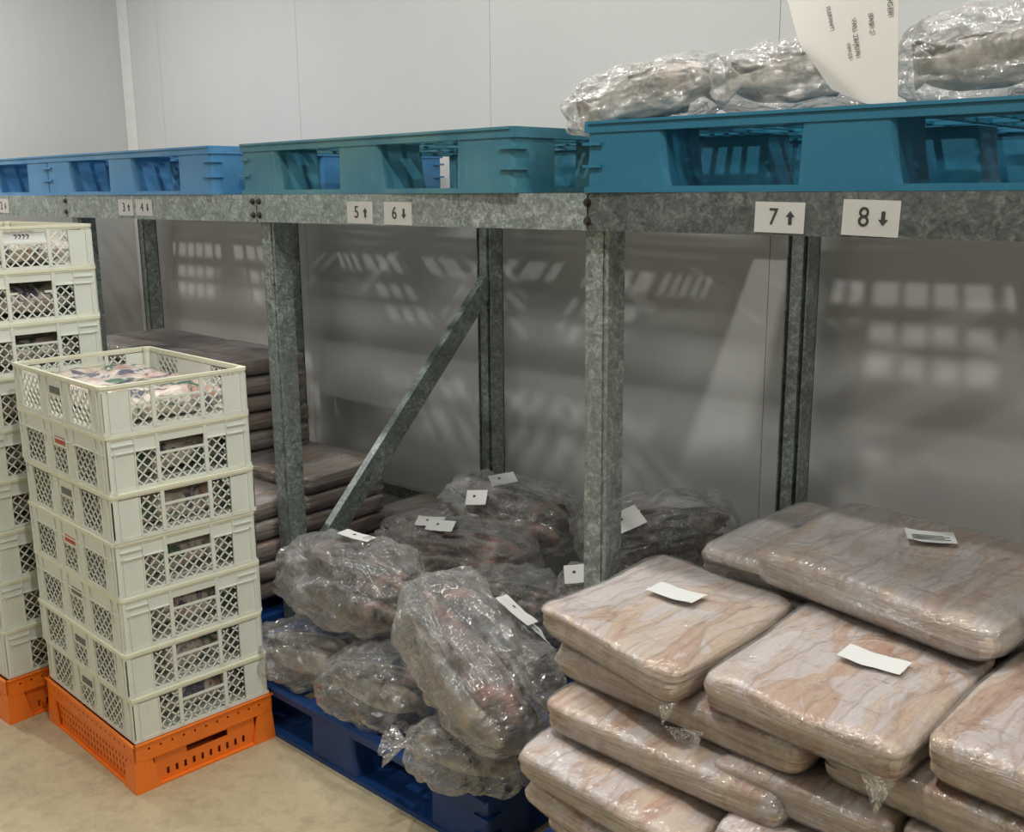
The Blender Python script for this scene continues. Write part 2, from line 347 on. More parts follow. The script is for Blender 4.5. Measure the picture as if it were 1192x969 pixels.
for a, b in zip(PX[1:], PX[:-1]):
    bm = bmesh.new(); box(bm, a+.002, b-.002, FY-.032, FY-.0005, ZB, ZT); bmesh.ops.bevel(bm, geom=bm.edges[:], offset=.004, segments=2)
    rlink('beam', bm, M['galv_dark'] if b > -1.4 else M['galv'])  # same galvanised steel, its colour scaled darker on the right-hand beams
    bm = bmesh.new(); box(bm, a+.04, b-.04, BY+.002, BY+.034, ZB+.002, ZT); rlink('beam', bm, M['galv'])
for k in range(2, 5):
    a, b = PX[k+1], PX[k]
    bm = bmesh.new(); box(bm, a+.04, b-.04, BY+.004, BY+.034, .235, .285); rlink('back_rail', bm, M['galv'])
for x in PX[1:]:      # cross ties that carry the pallets front to back
    bm = bmesh.new(); box(bm, x-.015, x+.015, FY+.066, BY-.003, ZT-.06, ZT-.004); rlink('cross_tie', bm, M['galv'])
def bolt(x, z):
    bm = bmesh.new(); cyl(bm, (x, FY-.0322, z), .0095, -.002, 'Y', 14); cyl(bm, (x, FY-.034, z), .0065, -.006, 'Y', 6); fixn(bm); rlink('bolt', bm, M['bolt'])
for i, x in enumerate(PX[1:]):
    dxs = (0,) if i in (0, 1, 3) else (-.016, .016)
    for dx in dxs:
        for z in (ZB+.02, ZT-.02): bolt(x+dx, z)
def arrow_mesh(upw):
    s = 1 if upw else -1; w = .0042
    P = [(-w*.55, -1), (w*.55, -1), (w*.55, .15), (w*1.4, .15), (0, 1), (-w*1.4, .15), (-w*.55, .15)]
    P = [(x, z*.0125 if z in (-1, 1) else z*.0125) for x, z in P]
    v = [(x, 0, s*z) for x, z in P] + [(x, -.0008, s*z) for x, z in P]; n = len(P)
    f = [tuple(range(n))[::-1], tuple(range(n, 2*n))] + [(i, (i+1) % n, n+(i+1) % n, n+i) for i in range(n)]
    return rawmesh('arrow', v, f, False)
ARW = {u: arrow_mesh(u) for u in (True, False)}
def plate(num, upw, x0, x1, z0, z1, tilt=0):
    w, h = x1-x0, z1-z0
    bm = bmesh.new(); box(bm, -w/2, w/2, -.0012, 0, -h/2, h/2); o = link('number_plate', mesh(bm, 'p'), M['plate'], rack)
    o.location = Vector(((x0+x1)/2, FY-.0325, (z0+z1)/2)) - RO; o.rotation_euler = (0, tilt, 0)
    t = link('digit', text_mesh(num, h*.78), M['print'], o); t.rotation_euler = (pi/2, 0, 0); t.location = (-w*.12, -.0016, 0); t.scale = (.92, 1, 1)
    a = link('arrow', ARW[upw], M['print'], o); a.location = (w*.22, -.0013, 0); a.scale = (1.5, 1, 1)
zt_, zb_ = EYE-.027, EYE-.088
plate('7', True, -1.035, -.932, zb_+.002, zt_-.002, .02); plate('8', False, -.858, -.753, zb_, zt_+.002, .03)
plate('5', True, -2.274, -2.168, zb_, zt_-.003); plate('6', False, -2.121, -2.014, zb_-.001, zt_-.004, .01)
plate('3', True, -3.553, -3.449, zb_+.008, zt_+.002); plate('4', False, -3.428, -3.318, zb_+.009, zt_+.002, .01)
plate('1', True, -4.80, -4.70, zb_+.008, zt_+.002); plate('2', False, -4.60, -4.49, zb_+.008, zt_+.004, .01)

# ================================================================ pallets
PL, PD, PH = 1.167, .99, .148
def pallet_meshes(coarse=False):
    out = []
    # deck: perimeter band, cross bands and a grid of thin bars with slots between
    bm = bmesh.new(); z0, z1 = PH-.02, PH
    L, D = PL, PD
    for a, b in ((0, .035), (L-.035, L)): box(bm, a, b, 0, D, z0-.004, z1)
    for a, b in ((0, .03), (D-.03, D)): box(bm, .035, L-.035, a, b, z0-.004, z1)
    bx = [.035, .20, .495, .673, .967, L-.035]; by = [.03, .15, .42, .57, .84, D-.03]
    for x in (.20, .475, .69, .965): box(bm, x-.012, x+.012, .03, D-.03, z0, z1-.001)
    for y in (.15, .415, .575, .84): box(bm, .035, L-.035, y-.012, y+.012, z0+.001, z1-.0015)
    xs = [.035, .188, .212, .463, .487, .678, .702, .953, .977, L-.035]
    for i in range(0, len(xs), 2):
        a, b = xs[i], xs[i+1]; n = max(2, round((b-a)/(.034 if i in (0, 8) else .085 if i in (4,) else .06)))
        for k in range(1, n): 
            x = a+(b-a)*k/n; box(bm, x-.0065, x+.0065, .03, D-.03, z0+.004, z1-.002)
    ysl = [.03, .138, .162, .403, .427, .563, .587, .828, .852, D-.03]
    for i in range(0, len(ysl), 2):
        a, b = ysl[i], ysl[i+1]; n = max(2, round((b-a)/.085))
        for k in range(1, n):
            y = a+(b-a)*k/n; box(bm, .035, L-.035, y-.007, y+.007, z0+.005, z1-.0025)
    for y0_, s_ in ((0, -1), (D, 1)): box(bm, .01, L-.01, y0_, y0_+s_*.004, PH-.006, PH)
    deck = mesh(bm, 'deck')
    # blocks: nine feet, wider at the base, hollow look by recessed inner face
    def block(x0, x1, y0, y1, fl, fr):
        bm = bmesh.new(); zb, zt = .012, PH-.0205; n = 5
        rings = []
        for j in range(7):
            t = j/6; z = zb+(zt-zb)*t; fl_ = fl*.15*(1-t)**1.6; fr_ = fr*.8*(1-t)**1.6
            a, b, c, d = x0-fl_, x1+fr_, y0, y1; r = .014
            ring = []
            for (cx, cy, a0) in ((b-r, c+r, -pi/2), (b-r, d-r, 0), (a+r, d-r, pi/2), (a+r, c+r, pi)):
                for q in range(n): ang = a0+pi/2*q/(n-1); ring.append(bm.verts.new((cx+r*math.cos(ang), cy+r*math.sin(ang), z)))
            rings.append(ring)
        for A, B in zip(rings, rings[1:]):
            for i in range(len(A)): bm.faces.new((A[i], A[(i+1) % len(A)], B[(i+1) % len(A)], B[i]))
        bm.faces.new(rings[0][::-1]); bm.faces.new(rings[-1])
        return mesh(bm, 'block')
    X = ((.004, .198, 0, .022), (.494, .672, .022, .022), (.969, L-.004, .022, 0)); Y = ((.003, .15), (.43, .56), (.84, D-.003))
    blocks = [block(a, b, c, d, fl, fr) for a, b, fl, fr in X for c, d in Y]
    bm = bmesh.new()
    for c, d in ((0, .15), (.43, .56), (.84, D)): box(bm, 0, L, c, d, 0, .0125)
    for a, b in ((0, .10), (.53, .63), (L-.10, L)):
        for c, d in ((.15, .43), (.56, .84)): box(bm, a, b, c, d, 0, .012)
    skid = mesh(bm, 'skid')
    ribs = []            # moulded ribs round each corner
    for (cx, sx) in ((0, 1), (L, -1)):
        for z in (.052, .098):
            for cy, sy in ((0, 1), (D, -1)):
                bm = bmesh.new(); xa, xb = sorted((cx-sx*.003, cx+sx*.045)); ya, yb = sorted((cy-sy*.005, cy+sy*.045))
                P = [(cx-sx*.003, cy-sy*.004), (cx+sx*.045, cy-sy*.004), (cx+sx*.045, cy+sy*.006), (cx+sx*.006, cy+sy*.006), (cx+sx*.006, cy+sy*.045), (cx-sx*.003, cy+sy*.045)]
                lo = [bm.verts.new((x, y, z)) for x, y in P]; hi = [bm.verts.new((x, y, z+.006)) for x, y in P]
                for i in range(6): bm.faces.new((lo[i], lo[(i+1) % 6], hi[(i+1) % 6], hi[i]))
                bm.faces.new(lo); bm.faces.new(hi); ribs.append(mesh(fixn(bm), 'corner_rib'))
    return deck, blocks, skid, ribs
PM = pallet_meshes()
def pallet(name, label, mat, x1, y0, z, rz=0, group=None):
    t = empty(name, label, 'pallet', (x1-PL, y0, z), rz, group)
    def cp(me, n):
        me = me.copy(); me.materials.clear(); me.materials.append(mat); link(n, me, None, t)
    deck, blocks, skid, ribs = PM
    cp(deck, 'deck'); cp(skid, 'skid'); [cp(r_, 'corner_rib') for r_ in ribs]
    for b in blocks: cp(b, 'block')
    return t
G = 'plastic pallets along the top of the rack'
UY = FY-.035
pallet('plastic_pallet', 'teal blue pallet on the rack above plates 7 and 8, carrying fish bags', M['teal'], -1.449+PL, UY-.004, ZT+.001, .026, G)
pallet('plastic_pallet', 'empty faded teal plastic pallet on the rack above plates 5 and 6', M['teal2'], -1.645, UY+.026, ZT+.001, -.035, G)
pallet('plastic_pallet', 'empty sky blue pallet on the rack above plates 3 and 4', M['sky'], -2.935, UY, ZT+.001, -.002, G)
pallet('plastic_pallet', 'dull sky blue plastic pallet on the rack at the left edge of the photo', M['sky'], -4.108, UY+.006, ZT+.001, .003, G)
GF = 'deep blue plastic pallets on the floor'
pallet('plastic_pallet', 'deep blue plastic pallet on the floor under the clear bags of whole fish', M['navy'], -1.484, 1.507, 0, 0, GF)
pallet('plastic_pallet', 'deep blue plastic pallet on the floor hidden beneath the tall slab stack', M['navy'], -.155, 1.42, 0, 0, GF)
pallet('plastic_pallet', 'deep blue plastic pallet on the floor behind the white crate stacks', M['navy'], -2.752, 1.545, 0, 0, GF)

# ================================================================ crates
CL, CW = .545, .388
def wall_parts(width, h, kind, tall):
    """Rectangles of one crate wall in (u,v): solids (u0,u1,v0,v1,out,thick) and lattice rectangles."""
    sol, lat = [], []
    band = h-.045 if tall else h-.016      # underside of the upper band
    if kind == 'end':
        U = [0, .045, .19, .345, .655, .81, .955, 1]
        U = [u*width for u in U]
        m = [(U[2], U[3]-.010), (U[4]+.010, U[5])]
        sol += [(0, U[2]-.003, .008, band, 0, .003), (U[5]+.003, width, .008, band, 0, .003)]
        sol += [(U[3]-.010, U[3], .008, h-.01, .003, .006), (U[4], U[4]+.010, .008, h-.01, .003, .006)]
        for a, b in m: lat.append((a, b, .010, band-.003))
        hs0, hs1 = (h-.060, h-.033) if tall else (h-.045, h-.016)
        lat.append((U[3], U[4], .010, hs0-.006)); sol.append((U[3], U[4], hs0-.006, hs0, .001, .004))
        if tall:
            sol += [(0, U[3], band, h-.008, 0, .003), (U[4], width, band, h-.008, 0, .003), (U[3], U[4], hs1, h-.008, 0, .003)]
            for u in (U[2]-.004, U[3]-.006, U[4]+.006, U[5]+.004): sol.append((u-.0015, u+.0015, band, h-.008, .004, .005))
            sol += [(.012, U[3], band-.003, band, .004, .005), (U[4], width-.012, band-.003, band, .004, .005)]
            sol += [(.012, U[2]-.004, h-.028, h-.025, .004, .005), (U[5]+.004, width-.012, h-.028, h-.025, .004, .005)]
        for u in (.018, U[2]-.004, U[5]+.004, width-.018): sol.append((u-.0015, u+.0015, .008, band, .004, .005))
    else:
        U = [u*width for u in (.11, .325, .42, .58, .675, .89)]
        sol += [(0, U[0]-.003, .008, band, 0, .003), (U[1], U[2], .008, band, 0, .003), (U[3], U[4], .008, band, 0, .003), (U[5]+.003, width, .008, band, 0, .003)]
        lat += [(U[0], U[1], .010, band-.003), (U[4], U[5], .010, band-.003), (U[2], U[3], .010, h*.52)]
        sol.append((U[2], U[3], h*.52, band, 0, .003))
        if tall: sol.append((0, width, band, h-.008, 0, .003))
        for u in (.018, U[0]-.004, U[1]+.004, U[2]-.004, U[3]+.004, U[4]-.004, U[5]+.004, width-.018): sol.append((u-.0015, u+.0015, .008, h-.008, .004, .006))
        if tall: sol.append((.012, width-.012, band-.003, band, .003, .004))
    sol += [(0, width, 0, .010, .001, .006)]
    return sol, lat
def faceT(face, L, Wd):
    # u runs along the wall, o outward
    if face == 'near': return lambda u, v, o: Vector((-u, -o, v))
    if face == 'far': return lambda u, v, o: Vector((-u, Wd+o, v))
    if face == 'right': return lambda u, v, o: Vector((o, u, v))
    return lambda u, v, o: Vector((-L-o, u, v))
def slab_rect(bm, T, u0, u1, v0, v1, out, th):
    hexa(bm, [T(u0, v0, out-th), T(u1, v0, out-th), T(u1, v0, out), T(u0, v0, out), T(u0, v1, out-th), T(u1, v1, out-th), T(u1, v1, out), T(u0, v1, out)])
def lattice(bm, T, u0, u1, v0, v1, sp=.0200, w=.0036, cut=None):
    def seg(a, b):
        (ua, va), (ub, vb) = a, b
        if math.hypot(ub-ua, vb-va) < .004: return
        d = Vector((ub-ua, vb-va)).normalized()*w/2; n = (-d[1], d[0])
        P = [(ua+n[0], va+n[1]), (ua-n[0], va-n[1]), (ub-n[0], vb-n[1]), (ub+n[0], vb+n[1])]
        hexa(bm, [T(p[0], p[1], -.0035) for p in P] + [T(p[0], p[1], -.0008) for p in P])
    s = sp*math.sqrt(2); W_, H_ = u1-u0, v1-v0
    for sgn in (1, -1):
        k = -H_ if sgn == 1 else 0
        k = math.floor(k/s)*s + s/2
        while k < W_+H_:
            pts = []
            for t in range(2):
                pass
            # line u = k + sgn*v
            va, vb = 0.0, H_
            if sgn == 1:
                va = max(va, -k); vb = min(vb, W_-k)
            else:
                va = max(va, k-W_); vb = min(vb, k)
            if vb-va > .003:
                a = (u0+k+sgn*va, v0+va); b = (u0+k+sgn*vb, v0+vb)
                if cut and a[0] < cut[1] and b[0] > cut[0] and max(a[1], b[1]) > cut[2] and min(a[1], b[1]) < v1-.002:
                    # the broken part of the panel: keep only what lies under the break
                    tt = (cut[2]-a[1])/(b[1]-a[1]); mid = a[0]+(b[0]-a[0])*tt
                    if cut[0] < mid < cut[1]: b = (mid, cut[2])
                seg(a, b)
            k += s
def crate_meshes(h, tall, broken=False):
    body = bmesh.new(); rim = bmesh.new(); lats = []
    for face, wd, kind in (('near', CL, 'side'), ('far', CL, 'side'), ('right', CW, 'end'), ('left', CW, 'end')):
        T = faceT(face, CL, CW); sol, lat = wall_parts(wd, h, kind, tall)
        for s in sol:
            if broken and face == 'right' and abs(s[1]-s[0]-wd*.31) < .002 and abs(s[3]-s[2]-.006) < .001:
                slab_rect(body, T, s[0], s[0]+.022, s[2], s[3], .001, .004); slab_rect(body, T, s[1]-.022, s[1], s[2], s[3], .001, .004); continue
            slab_rect(body, T, *s)
        for q in lat:
            bm = bmesh.new(); cut = (q[0]+.025, q[1]-.025, q[3]-.022) if (broken and face == 'right' and q[1]-q[0] > .1) else None
            lattice(bm, T, *q, cut=cut); lats.append(mesh(bm, 'lattice'))
        # rim: top lip and lower bead
        o = .0042; slab_rect(rim, T, .006, wd-.006, h-.008, h, o, .009)
        slab_rect(rim, T, .006, wd-.006, h-.013, h-.008, .0022, .006)
    box(body, -CL+.002, -.002, .002, CW-.002, .002, .006)
    for sx in (0, -CL):      # corner pillars
        for sy in (0, CW):
            qx, qy = sx+(-.009 if sx == 0 else .009), sy+(.009 if sy == 0 else -.009)
            cyl(body, (qx, qy, .001), .0108, h-.012, 'Z', 16); cyl(rim, (qx, qy, h-.013), .0112, .005, 'Z', 16); cyl(rim, (qx, qy, h-.008), .0132, .008, 'Z', 16)
    return mesh(fixn(body), 'crate_body'), mesh(fixn(rim), 'crate_rim'), lats
def pillow(seed, lx=.30, ly=.20, lz=.05):
    v, f = [], []; nu, nv = 20, 14
    for side in (1, -1):
        for i in range(nu+1):
            for j in range(nv+1):
                a, b = i/nu*2-1, j/nv*2-1
                e = max(0, (1-a**4)*(1-b**4))**.45
                z = side*lz/2*e*(1+.35*nz(a*2.2, b*2.2, side*3, seed)) + .006*nz(a*5, b*5, side, seed)*e
                v.append((a*lx/2*(1+.03*nz(b*3, seed, 0)), b*ly/2, z))
    n = (nu+1)*(nv+1)
    for s in range(2):
        for i in range(nu):
            for j in range(nv):
                q = [s*n+i*(nv+1)+j, s*n+(i+1)*(nv+1)+j, s*n+(i+1)*(nv+1)+j+1, s*n+i*(nv+1)+j+1]
                f.append(tuple(q if s == 0 else q[::-1]))
    return rawmesh('pack', v, f)
PACKS = [pillow(i, .27, .33, .075) for i in range(5)]
for p in PACKS: p.materials.append(M['pack'])
CR = {}
def crate(key, h, tall, label, loc, rz, mark, place_words, group, broken=False):
    k = (round(h, 3), tall, broken)
    if k not in CR: CR[k] = crate_meshes(h, tall, broken)
    body, rim, lats = CR[k]
    t = empty('plastic_crate', label, 'crate', loc, rz, group)
    link('body', body, M['white'], t); link('rim', rim, M['rim'], t, 'yellowed rim')
    for l in lats: link('lattice_panel', l, M['white'], t)
    if mark:     # small printed mark over the middle lattice of the long side
        bm = bmesh.new(); u0 = CL*.44; n = 5
        for i in range(n):
            a = u0+i*.013
            box(bm, -a-.010, -a, -.0016, -.0001, h*.58, h*.58+.018)
            if i % 2: box(bm, -a-.007, -a-.003, -.0018, -.0016, h*.58+.004, h*.58+.014)
        link('printed_mark', mesh(bm, 'mark'), M['red_print'] if mark == 'red' else M['grey_print'], t)
    return t
def packs_in(loc, rz, h, words, hi=0.0):
    R_ = Matrix.Rotation(rz, 3, 'Z')
    for i, (x, where) in enumerate(((-.155, 'handle end'), (-.41, 'far end'))):
        p = R_ @ Vector((x, CW/2, 0)); o = link('fish_pack', PACKS[(int(h*1e4)+i+len(words)) % 5], None)
        o.location = (loc[0]+p.x, loc[1]+p.y, loc[2]+.052+hi); o.rotation_euler = (random.uniform(-.02, .02), random.uniform(-.05, .05), rz+random.uniform(-.03, .03)+(pi if random.random() < .5 else 0))
        o.scale = (.88, 1, 1.05)
        o['label'] = 'printed clear fish pack at %s of %s' % (where, words); o['category'] = 'fish pack'; o['group'] = 'packs of fish inside the white crates'
# orange base crate
def holed(bm, T, u0, u1, v0, v1, out, th, rows):
    """solid strip with rows of rectangular holes: rows = (vlow, vhigh, [ (ua,ub)... ])"""
    v = v0
    for (a, b, holes) in sorted(rows):
        if a > v: slab_rect(bm, T, u0, u1, v, a, out, th)
        u = u0
        for (p, q) in sorted(holes):
            if p > u: slab_rect(bm, T, u, p, a, b, out, th)
            u = q
        if u < u1: slab_rect(bm, T, u, u1, a, b, out, th)
        v = b
    if v < v1: slab_rect(bm, T, u0, u1, v, v1, out, th)
def orange_crate(label, loc, rz, L=.556, Wd=.402, h=.134):
    t = empty('base_crate', label, 'crate', loc, rz, 'orange crates under the stacks')
    for face, wd, long_ in (('near', L, 1), ('far', L, 1), ('right', Wd, 0), ('left', Wd, 0)):
        T = faceT(face, L, Wd); bm = bmesh.new()
        n = 17 if long_ else 11
        hl = [(wd*(.10+.80*i/(n-1))-.003, wd*(.10+.80*i/(n-1))+.003) for i in range(n)]
        holed(bm, T, 0, wd, .088, h-.004, 0, .004, [(h-.024, h-.017, hl)])
        slab_rect(bm, T, -.004 if long_ else 0, wd+(.004 if long_ else 0), h-.004, h, .004, .008)
        slab_rect(bm, T, .02, wd-.02, .084, .088, .001, .014)
        w2 = bmesh.new()
        if long_:
            m_ = 22; cols = [(.07+(wd-.14)*i/(m_-1)-.0035, .07+(wd-.14)*i/(m_-1)+.0035) for i in range(m_)]
            holed(w2, T, .045, wd-.045, .006, .084, -.008, .004, [(.016, .030, cols), (.038, .052, cols), (.060, .074, cols)])
        else:
            m_ = 10; cols = [(.09+(wd-.18)*i/(m_-1)-.004, .09+(wd-.18)*i/(m_-1)+.004) for i in range(m_)]
            holed(w2, T, .055, wd-.055, .006, .084, -.008, .004, [(.018, .038, cols), (.058, .076, [(wd*.36, wd*.66)])])
        link('side_panel', mesh(fixn(bm), 'rim'), M['orange'], t); link('side_panel', mesh(fixn(w2), 'side'), M['orange'], t)
    bm = bmesh.new()      # corner legs, splayed a little at the foot
    for sx in (0, -L):
        for sy in (0, Wd):
            dx = -1 if sx == 0 else 1; dy = 1 if sy == 0 else -1; a = .058
            def q(z, g, s): return [(sx-dx*g, sy-dy*g, z), (sx+dx*s, sy-dy*g, z), (sx+dx*s, sy+dy*.006, z), (sx+dx*.006, sy+dy*.006, z), (sx+dx*.006, sy+dy*s, z), (sx-dx*g, sy+dy*s, z)]
            lo = [bm.verts.new(p) for p in q(0, .004, a*1.12)]; hi = [bm.verts.new(p) for p in q(.088, -.001, a*.8)]
            for i in range(6): bm.faces.new((lo[i], lo[(i+1) % 6], hi[(i+1) % 6], hi[i]))
            bm.faces.new(lo); bm.faces.new(hi)
    for face, wd in (('near', L), ('far', L), ('right', Wd), ('left', Wd)): slab_rect(bm, faceT(face, L, Wd), .04, wd-.04, 0, .006, .002, .012)
    link('corner_legs', mesh(fixn(bm), 'legs'), M['orange'], t)
    bm = bmesh.new(); box(bm, -L+.012, -.012, .012, Wd-.012, .004, .008); link('base', mesh(bm, 'base'), M['orange'], t)
    return t
ORD = ['top', 'second', 'third', 'fourth', 'fifth', 'sixth', 'seventh', 'eighth', 'ninth', 'tenth', 'eleventh', 'twelfth', 'thirteenth']
def stack(base, rz, rims, marks, words, broken=None, lean=0.0):
    bx, by = base
    for i in range(len(rims)-1):
        z1, z0 = rims[i], rims[i+1]; h = z1-z0; tall = h > .131; h = .1448 if tall else .1220
        z = z0+.0006
        jx, jy, jr = random.uniform(-.003, .003), random.uniform(-.003, .003), random.uniform(-.006, .006)
        loc = (bx-.006+jx+lean*(z-.13), by+.006+jy, z)
        if i == 0: lab = 'open white lattice crate of fish packs, topmost of %s' % words
        else: lab = '%s white lattice crate from the top of %s%s' % (ORD[i], words, ', with broken handle edge' if broken == i else '')
        crate(i, h, tall, lab, loc, rz+jr, marks[i % len(marks)], words, 'white crates stacked by the rack', broken == i)
        packs_in(loc, rz+jr, h, 'the %s crate of %s' % (ORD[i], words), .004 if tall else -.002)
def zlevels(top, hs):
    z = [top]
    for h in hs: z.append(z[-1]-h)
    return z
# front stack: heights from the photo, alternating nested and raised crates
AR = .040
hsR = [.1222, .1450, .1222, .1450, .1450, .1222, .1222]; bR = .1355
stack((-2.338, 1.099), -AR, zlevels(bR+sum(hsR)+.001*0, hsR), ['grey', 'red', 'grey', 'red', 'grey', 'grey', 'grey'], 'the front stack')
orange_crate('bright orange slotted crate on the floor under the front stack of white crates', (-2.338, 1.099, 0), -AR)
hsL = [.1222]+[.1450]*8
AL = -.025
stack((-2.952, 1.035), -AL, zlevels(bR+sum(hsL), hsL), [None], 'the taller left stack', broken=1, lean=-.02)
orange_crate('bright orange crate on the floor under the taller white crate stack at left', (-2.952, 1.03, 0), -AL)
# slip of paper seen through the handle of the topmost left crate
t = link('paper_slip', None or rawmesh('slip', [(0, -.06, 0), (0, .07, .0), (-.01, .07, .03), (-.01, -.06, .034), (.0006, -.06, 0), (.0006, .07, 0), (-.0094, .07, .03), (-.0094, -.06, .034)], [(0, 1, 2, 3), (4, 7, 6, 5), (0, 4, 5, 1), (3, 2, 6, 7), (0, 3, 7, 4), (1, 5, 6, 2)], False), M['paper'])
zs = bR+sum(hsL)-.048
t.location = (-2.985, 1.225, zs); t['label'] = 'small white paper slip behind the handle slot of the topmost left crate'; t['category'] = 'paper'
tx = link('lettering', text_mesh('2222', .022), M['print'], t); tx.rotation_euler = (pi/2, 0, pi/2); tx.location = (-.004, .0, .017)

# ================================================================ slabs of frozen fillets
def sgnpow(c, e): return math.copysign(abs(c)**e, c)
PROF = [(0, 1), (.12, 1), (.25, 1), (.37, 1), (.48, 1), (.58, 1), (.67, 1), (.75, 1), (.82, 1), (.88, 1), (.93, .99), (.962, .95), (.982, .86), (.993, .70), (.998, .48), (1, .24), (1, 0), (.998, -.2), (.994, -.4), (.985, -.6), (.97, -.80), (.945, -.94), (.90, -1), (.8, -1), (.5, -1), (.25, -1), (0, -1)]
def slab_surface(corners, th, seed, infl=0.0, NT_=120, rough=1.0, exp=.12):
    """corners FL,FR,BR,BL: (x,y,ztop) in local space. returns mesh data"""
    FL, FR, BR, BL = [Vector(c) for c in corners]
    v, f = [], []
    for (k, h) in PROF:
        for i in range(NT_):
            a = 2*pi*i/NT_; u = sgnpow(math.cos(a), exp)*k; w = sgnpow(math.sin(a), exp)*k
            s, t = (u+1)/2, (w+1)/2
            p = FL.lerp(FR, s).lerp(BL.lerp(BR, s), t)
            c0 = (FL+FR+BR+BL)/4; zc = h
            edge = max(0, (k-.8)/.2)
            out = (p-c0); out.z = 0; L_ = out.length or 1; out /= L_
            bul = edge*(.006*nz(p.x*13, p.y*13, h*1.2, seed) + .010*nz(p.x*5, p.y*5, h*1.2, seed+4) + .004*nz(p.x*11, p.y*11, h*5, seed+2))*rough
            q = Vector((p.x, p.y, p.z-th/2 + zc*th/2))
            q += out*(bul+infl*edge)
            q.z += infl*zc
            if h > 0: q.z += (.0075*nz(p.x*18, p.y*4, 0, seed)+.007*nz(p.x*5, p.y*5, 3, seed))*rough*h - .014*edge*abs(nz(p.x*7, p.y*7, 1, seed))
            else: q.z += .003*nz(p.x*6, p.y*6, 5, seed)*rough
            v.append(q)
    n = len(PROF)
    for r in range(n-1):
        for i in range(NT_):
            j = (i+1) % NT_
            f.append((r*NT_+i, (r+1)*NT_+i, (r+1)*NT_+j, r*NT_+j))
    return v, f
def slab(label, corners, th, seed, group, mat='meat', labels=(), flaps=(), share=None, cat='frozen slab', wrap='wrap'):
    cx = sum(c[0] for c in corners)/4; cy = sum(c[1] for c in corners)/4; cz = sum(c[2] for c in corners)/4-th
    t = empty('frozen_slab', label, cat, (cx, cy, cz), 0, group)
    if share:
        a, b = share
    else:
        loc = [(c[0]-cx, c[1]-cy, c[2]-cz) for c in corners]
        v, f = slab_surface(loc, th-.004, seed); a = rawmesh('fillet_block', v, f)
        v, f = slab_surface([(x, y, z+.001) for x, y, z in loc], th-.003, seed, .0030, exp=.15, rough=1.1); b = rawmesh('plastic_wrap', v, f)
    link('fillet_block', a, M[mat], t); link('plastic_wrap', b, M[wrap], t)
    for (u, w, lx, ly, rz) in labels:
        FL, FR, BR, BL = [Vector(c) for c in corners]; p = FL.lerp(FR, u).lerp(BL.lerp(BR, u), w)
        o = link('paper_label', label_mesh(lx, ly, seed), M['paper'], t, 'white paper label'); o.location = (p.x-cx, p.y-cy, p.z-cz+.0035)
        if wrap != 'wrap':
            bm = bmesh.new()
            for k in range(4): box(bm, -lx*.38, lx*(.38-.12*(k % 2)), -ly*.34+k*ly*.11, -ly*.34+k*ly*.11+.0022, .0105, .0113)
            link('printed_lines', mesh(bm, 'lines'), M['grey_print'], o)
        ex = FR-FL; o.rotation_euler = (math.atan2((BL-FL).z, (BL-FL).length), -math.atan2(ex.z, ex.length), rz)
    for pts in flaps:
        vv, ff = [], []; n = 6; A, B, Cc = [Vector(p)-Vector((cx, cy, cz)) for p in pts]
        for i in range(n+1):
            for j in range(n+1-i):
                s_, t_ = i/n, j/n; q = A+(B-A)*s_+(Cc-A)*t_; q.y += .004*nz(q.x*30, q.z*30, 0, seed); vv.append(q)
        idx = {}; k = 0
        for i in range(n+1):
            for j in range(n+1-i): idx[i, j] = k; k += 1
        for i in range(n):
            for j in range(n-i):
                ff.append((idx[i, j], idx[i+1, j], idx[i, j+1]))
                if j < n-i-1: ff.append((idx[i+1, j], idx[i+1, j+1], idx[i, j+1]))
        link('wrap_flap', rawmesh('flap', vv, ff), M['wrap'], t)
    return t
def label_mesh(lx, ly, seed=0, lift=.006):
    v, f = [], []; n, mm = 10, 6
    for s in (0, 1):
        for i in range(n+1):
            for j in range(mm+1):
                a, b = i/n-.5, j/mm-.5
                z = lift*(abs(a)*2)**2*(.5+.5*math.sin(seed+a*3)) + .002*nz(a*4, b*4, seed) + .008 + s*.0005
                v.append((a*lx, b*ly, z))
    N = (n+1)*(mm+1)
    for i in range(n):
        for j in range(mm):
            q = (i*(mm+1)+j, (i+1)*(mm+1)+j, (i+1)*(mm+1)+j+1, i*(mm+1)+j+1)
            f.append(q[::-1]); f.append(tuple(x+N for x in q))
    return rawmesh('label', v, f)

GS = 'wrapped frozen fillet slabs of the right stack'
T1 = .655
def rect(x0, x1, y0, y1, z, dz=(0, 0, 0, 0)): return [(x0, y0, z+dz[0]), (x1, y0, z+dz[1]), (x1, y1, z+dz[2]), (x0, y1, z+dz[3])]
# top layer
slab('pink slab at the left end of top layer, with a curled paper label', [(-1.355, 1.535, .662), (-.965, 1.455, .652), (-.962, 1.92, .655), (-1.345, 1.98, .655)], .074, 1, GS,
     labels=[(.50, .56, .115, .062, .02)], flaps=[((-.99, 1.452, .585), (-.955, 1.46, .60), (-.975, 1.44, .555))])
slab('pink slab in the middle of top layer, bright crooked paper label near its back', [(-.940, 1.500, .656), (-.558, 1.475, .650), (-.560, 1.95, .652), (-.945, 1.95, .655)], .078, 2, GS,
     labels=[(.60, .52, .115, .062, .05)], flaps=[((-.62, 1.482, .585), (-.56, 1.482, .60), (-.585, 1.466, .535))])
slab('pale pink slab at the right end of top layer, cut by the frame', [(-.545, 1.525, .664), (-.12, 1.50, .655), (-.13, 1.96, .655), (-.540, 1.97, .66)], .080, 3, GS)
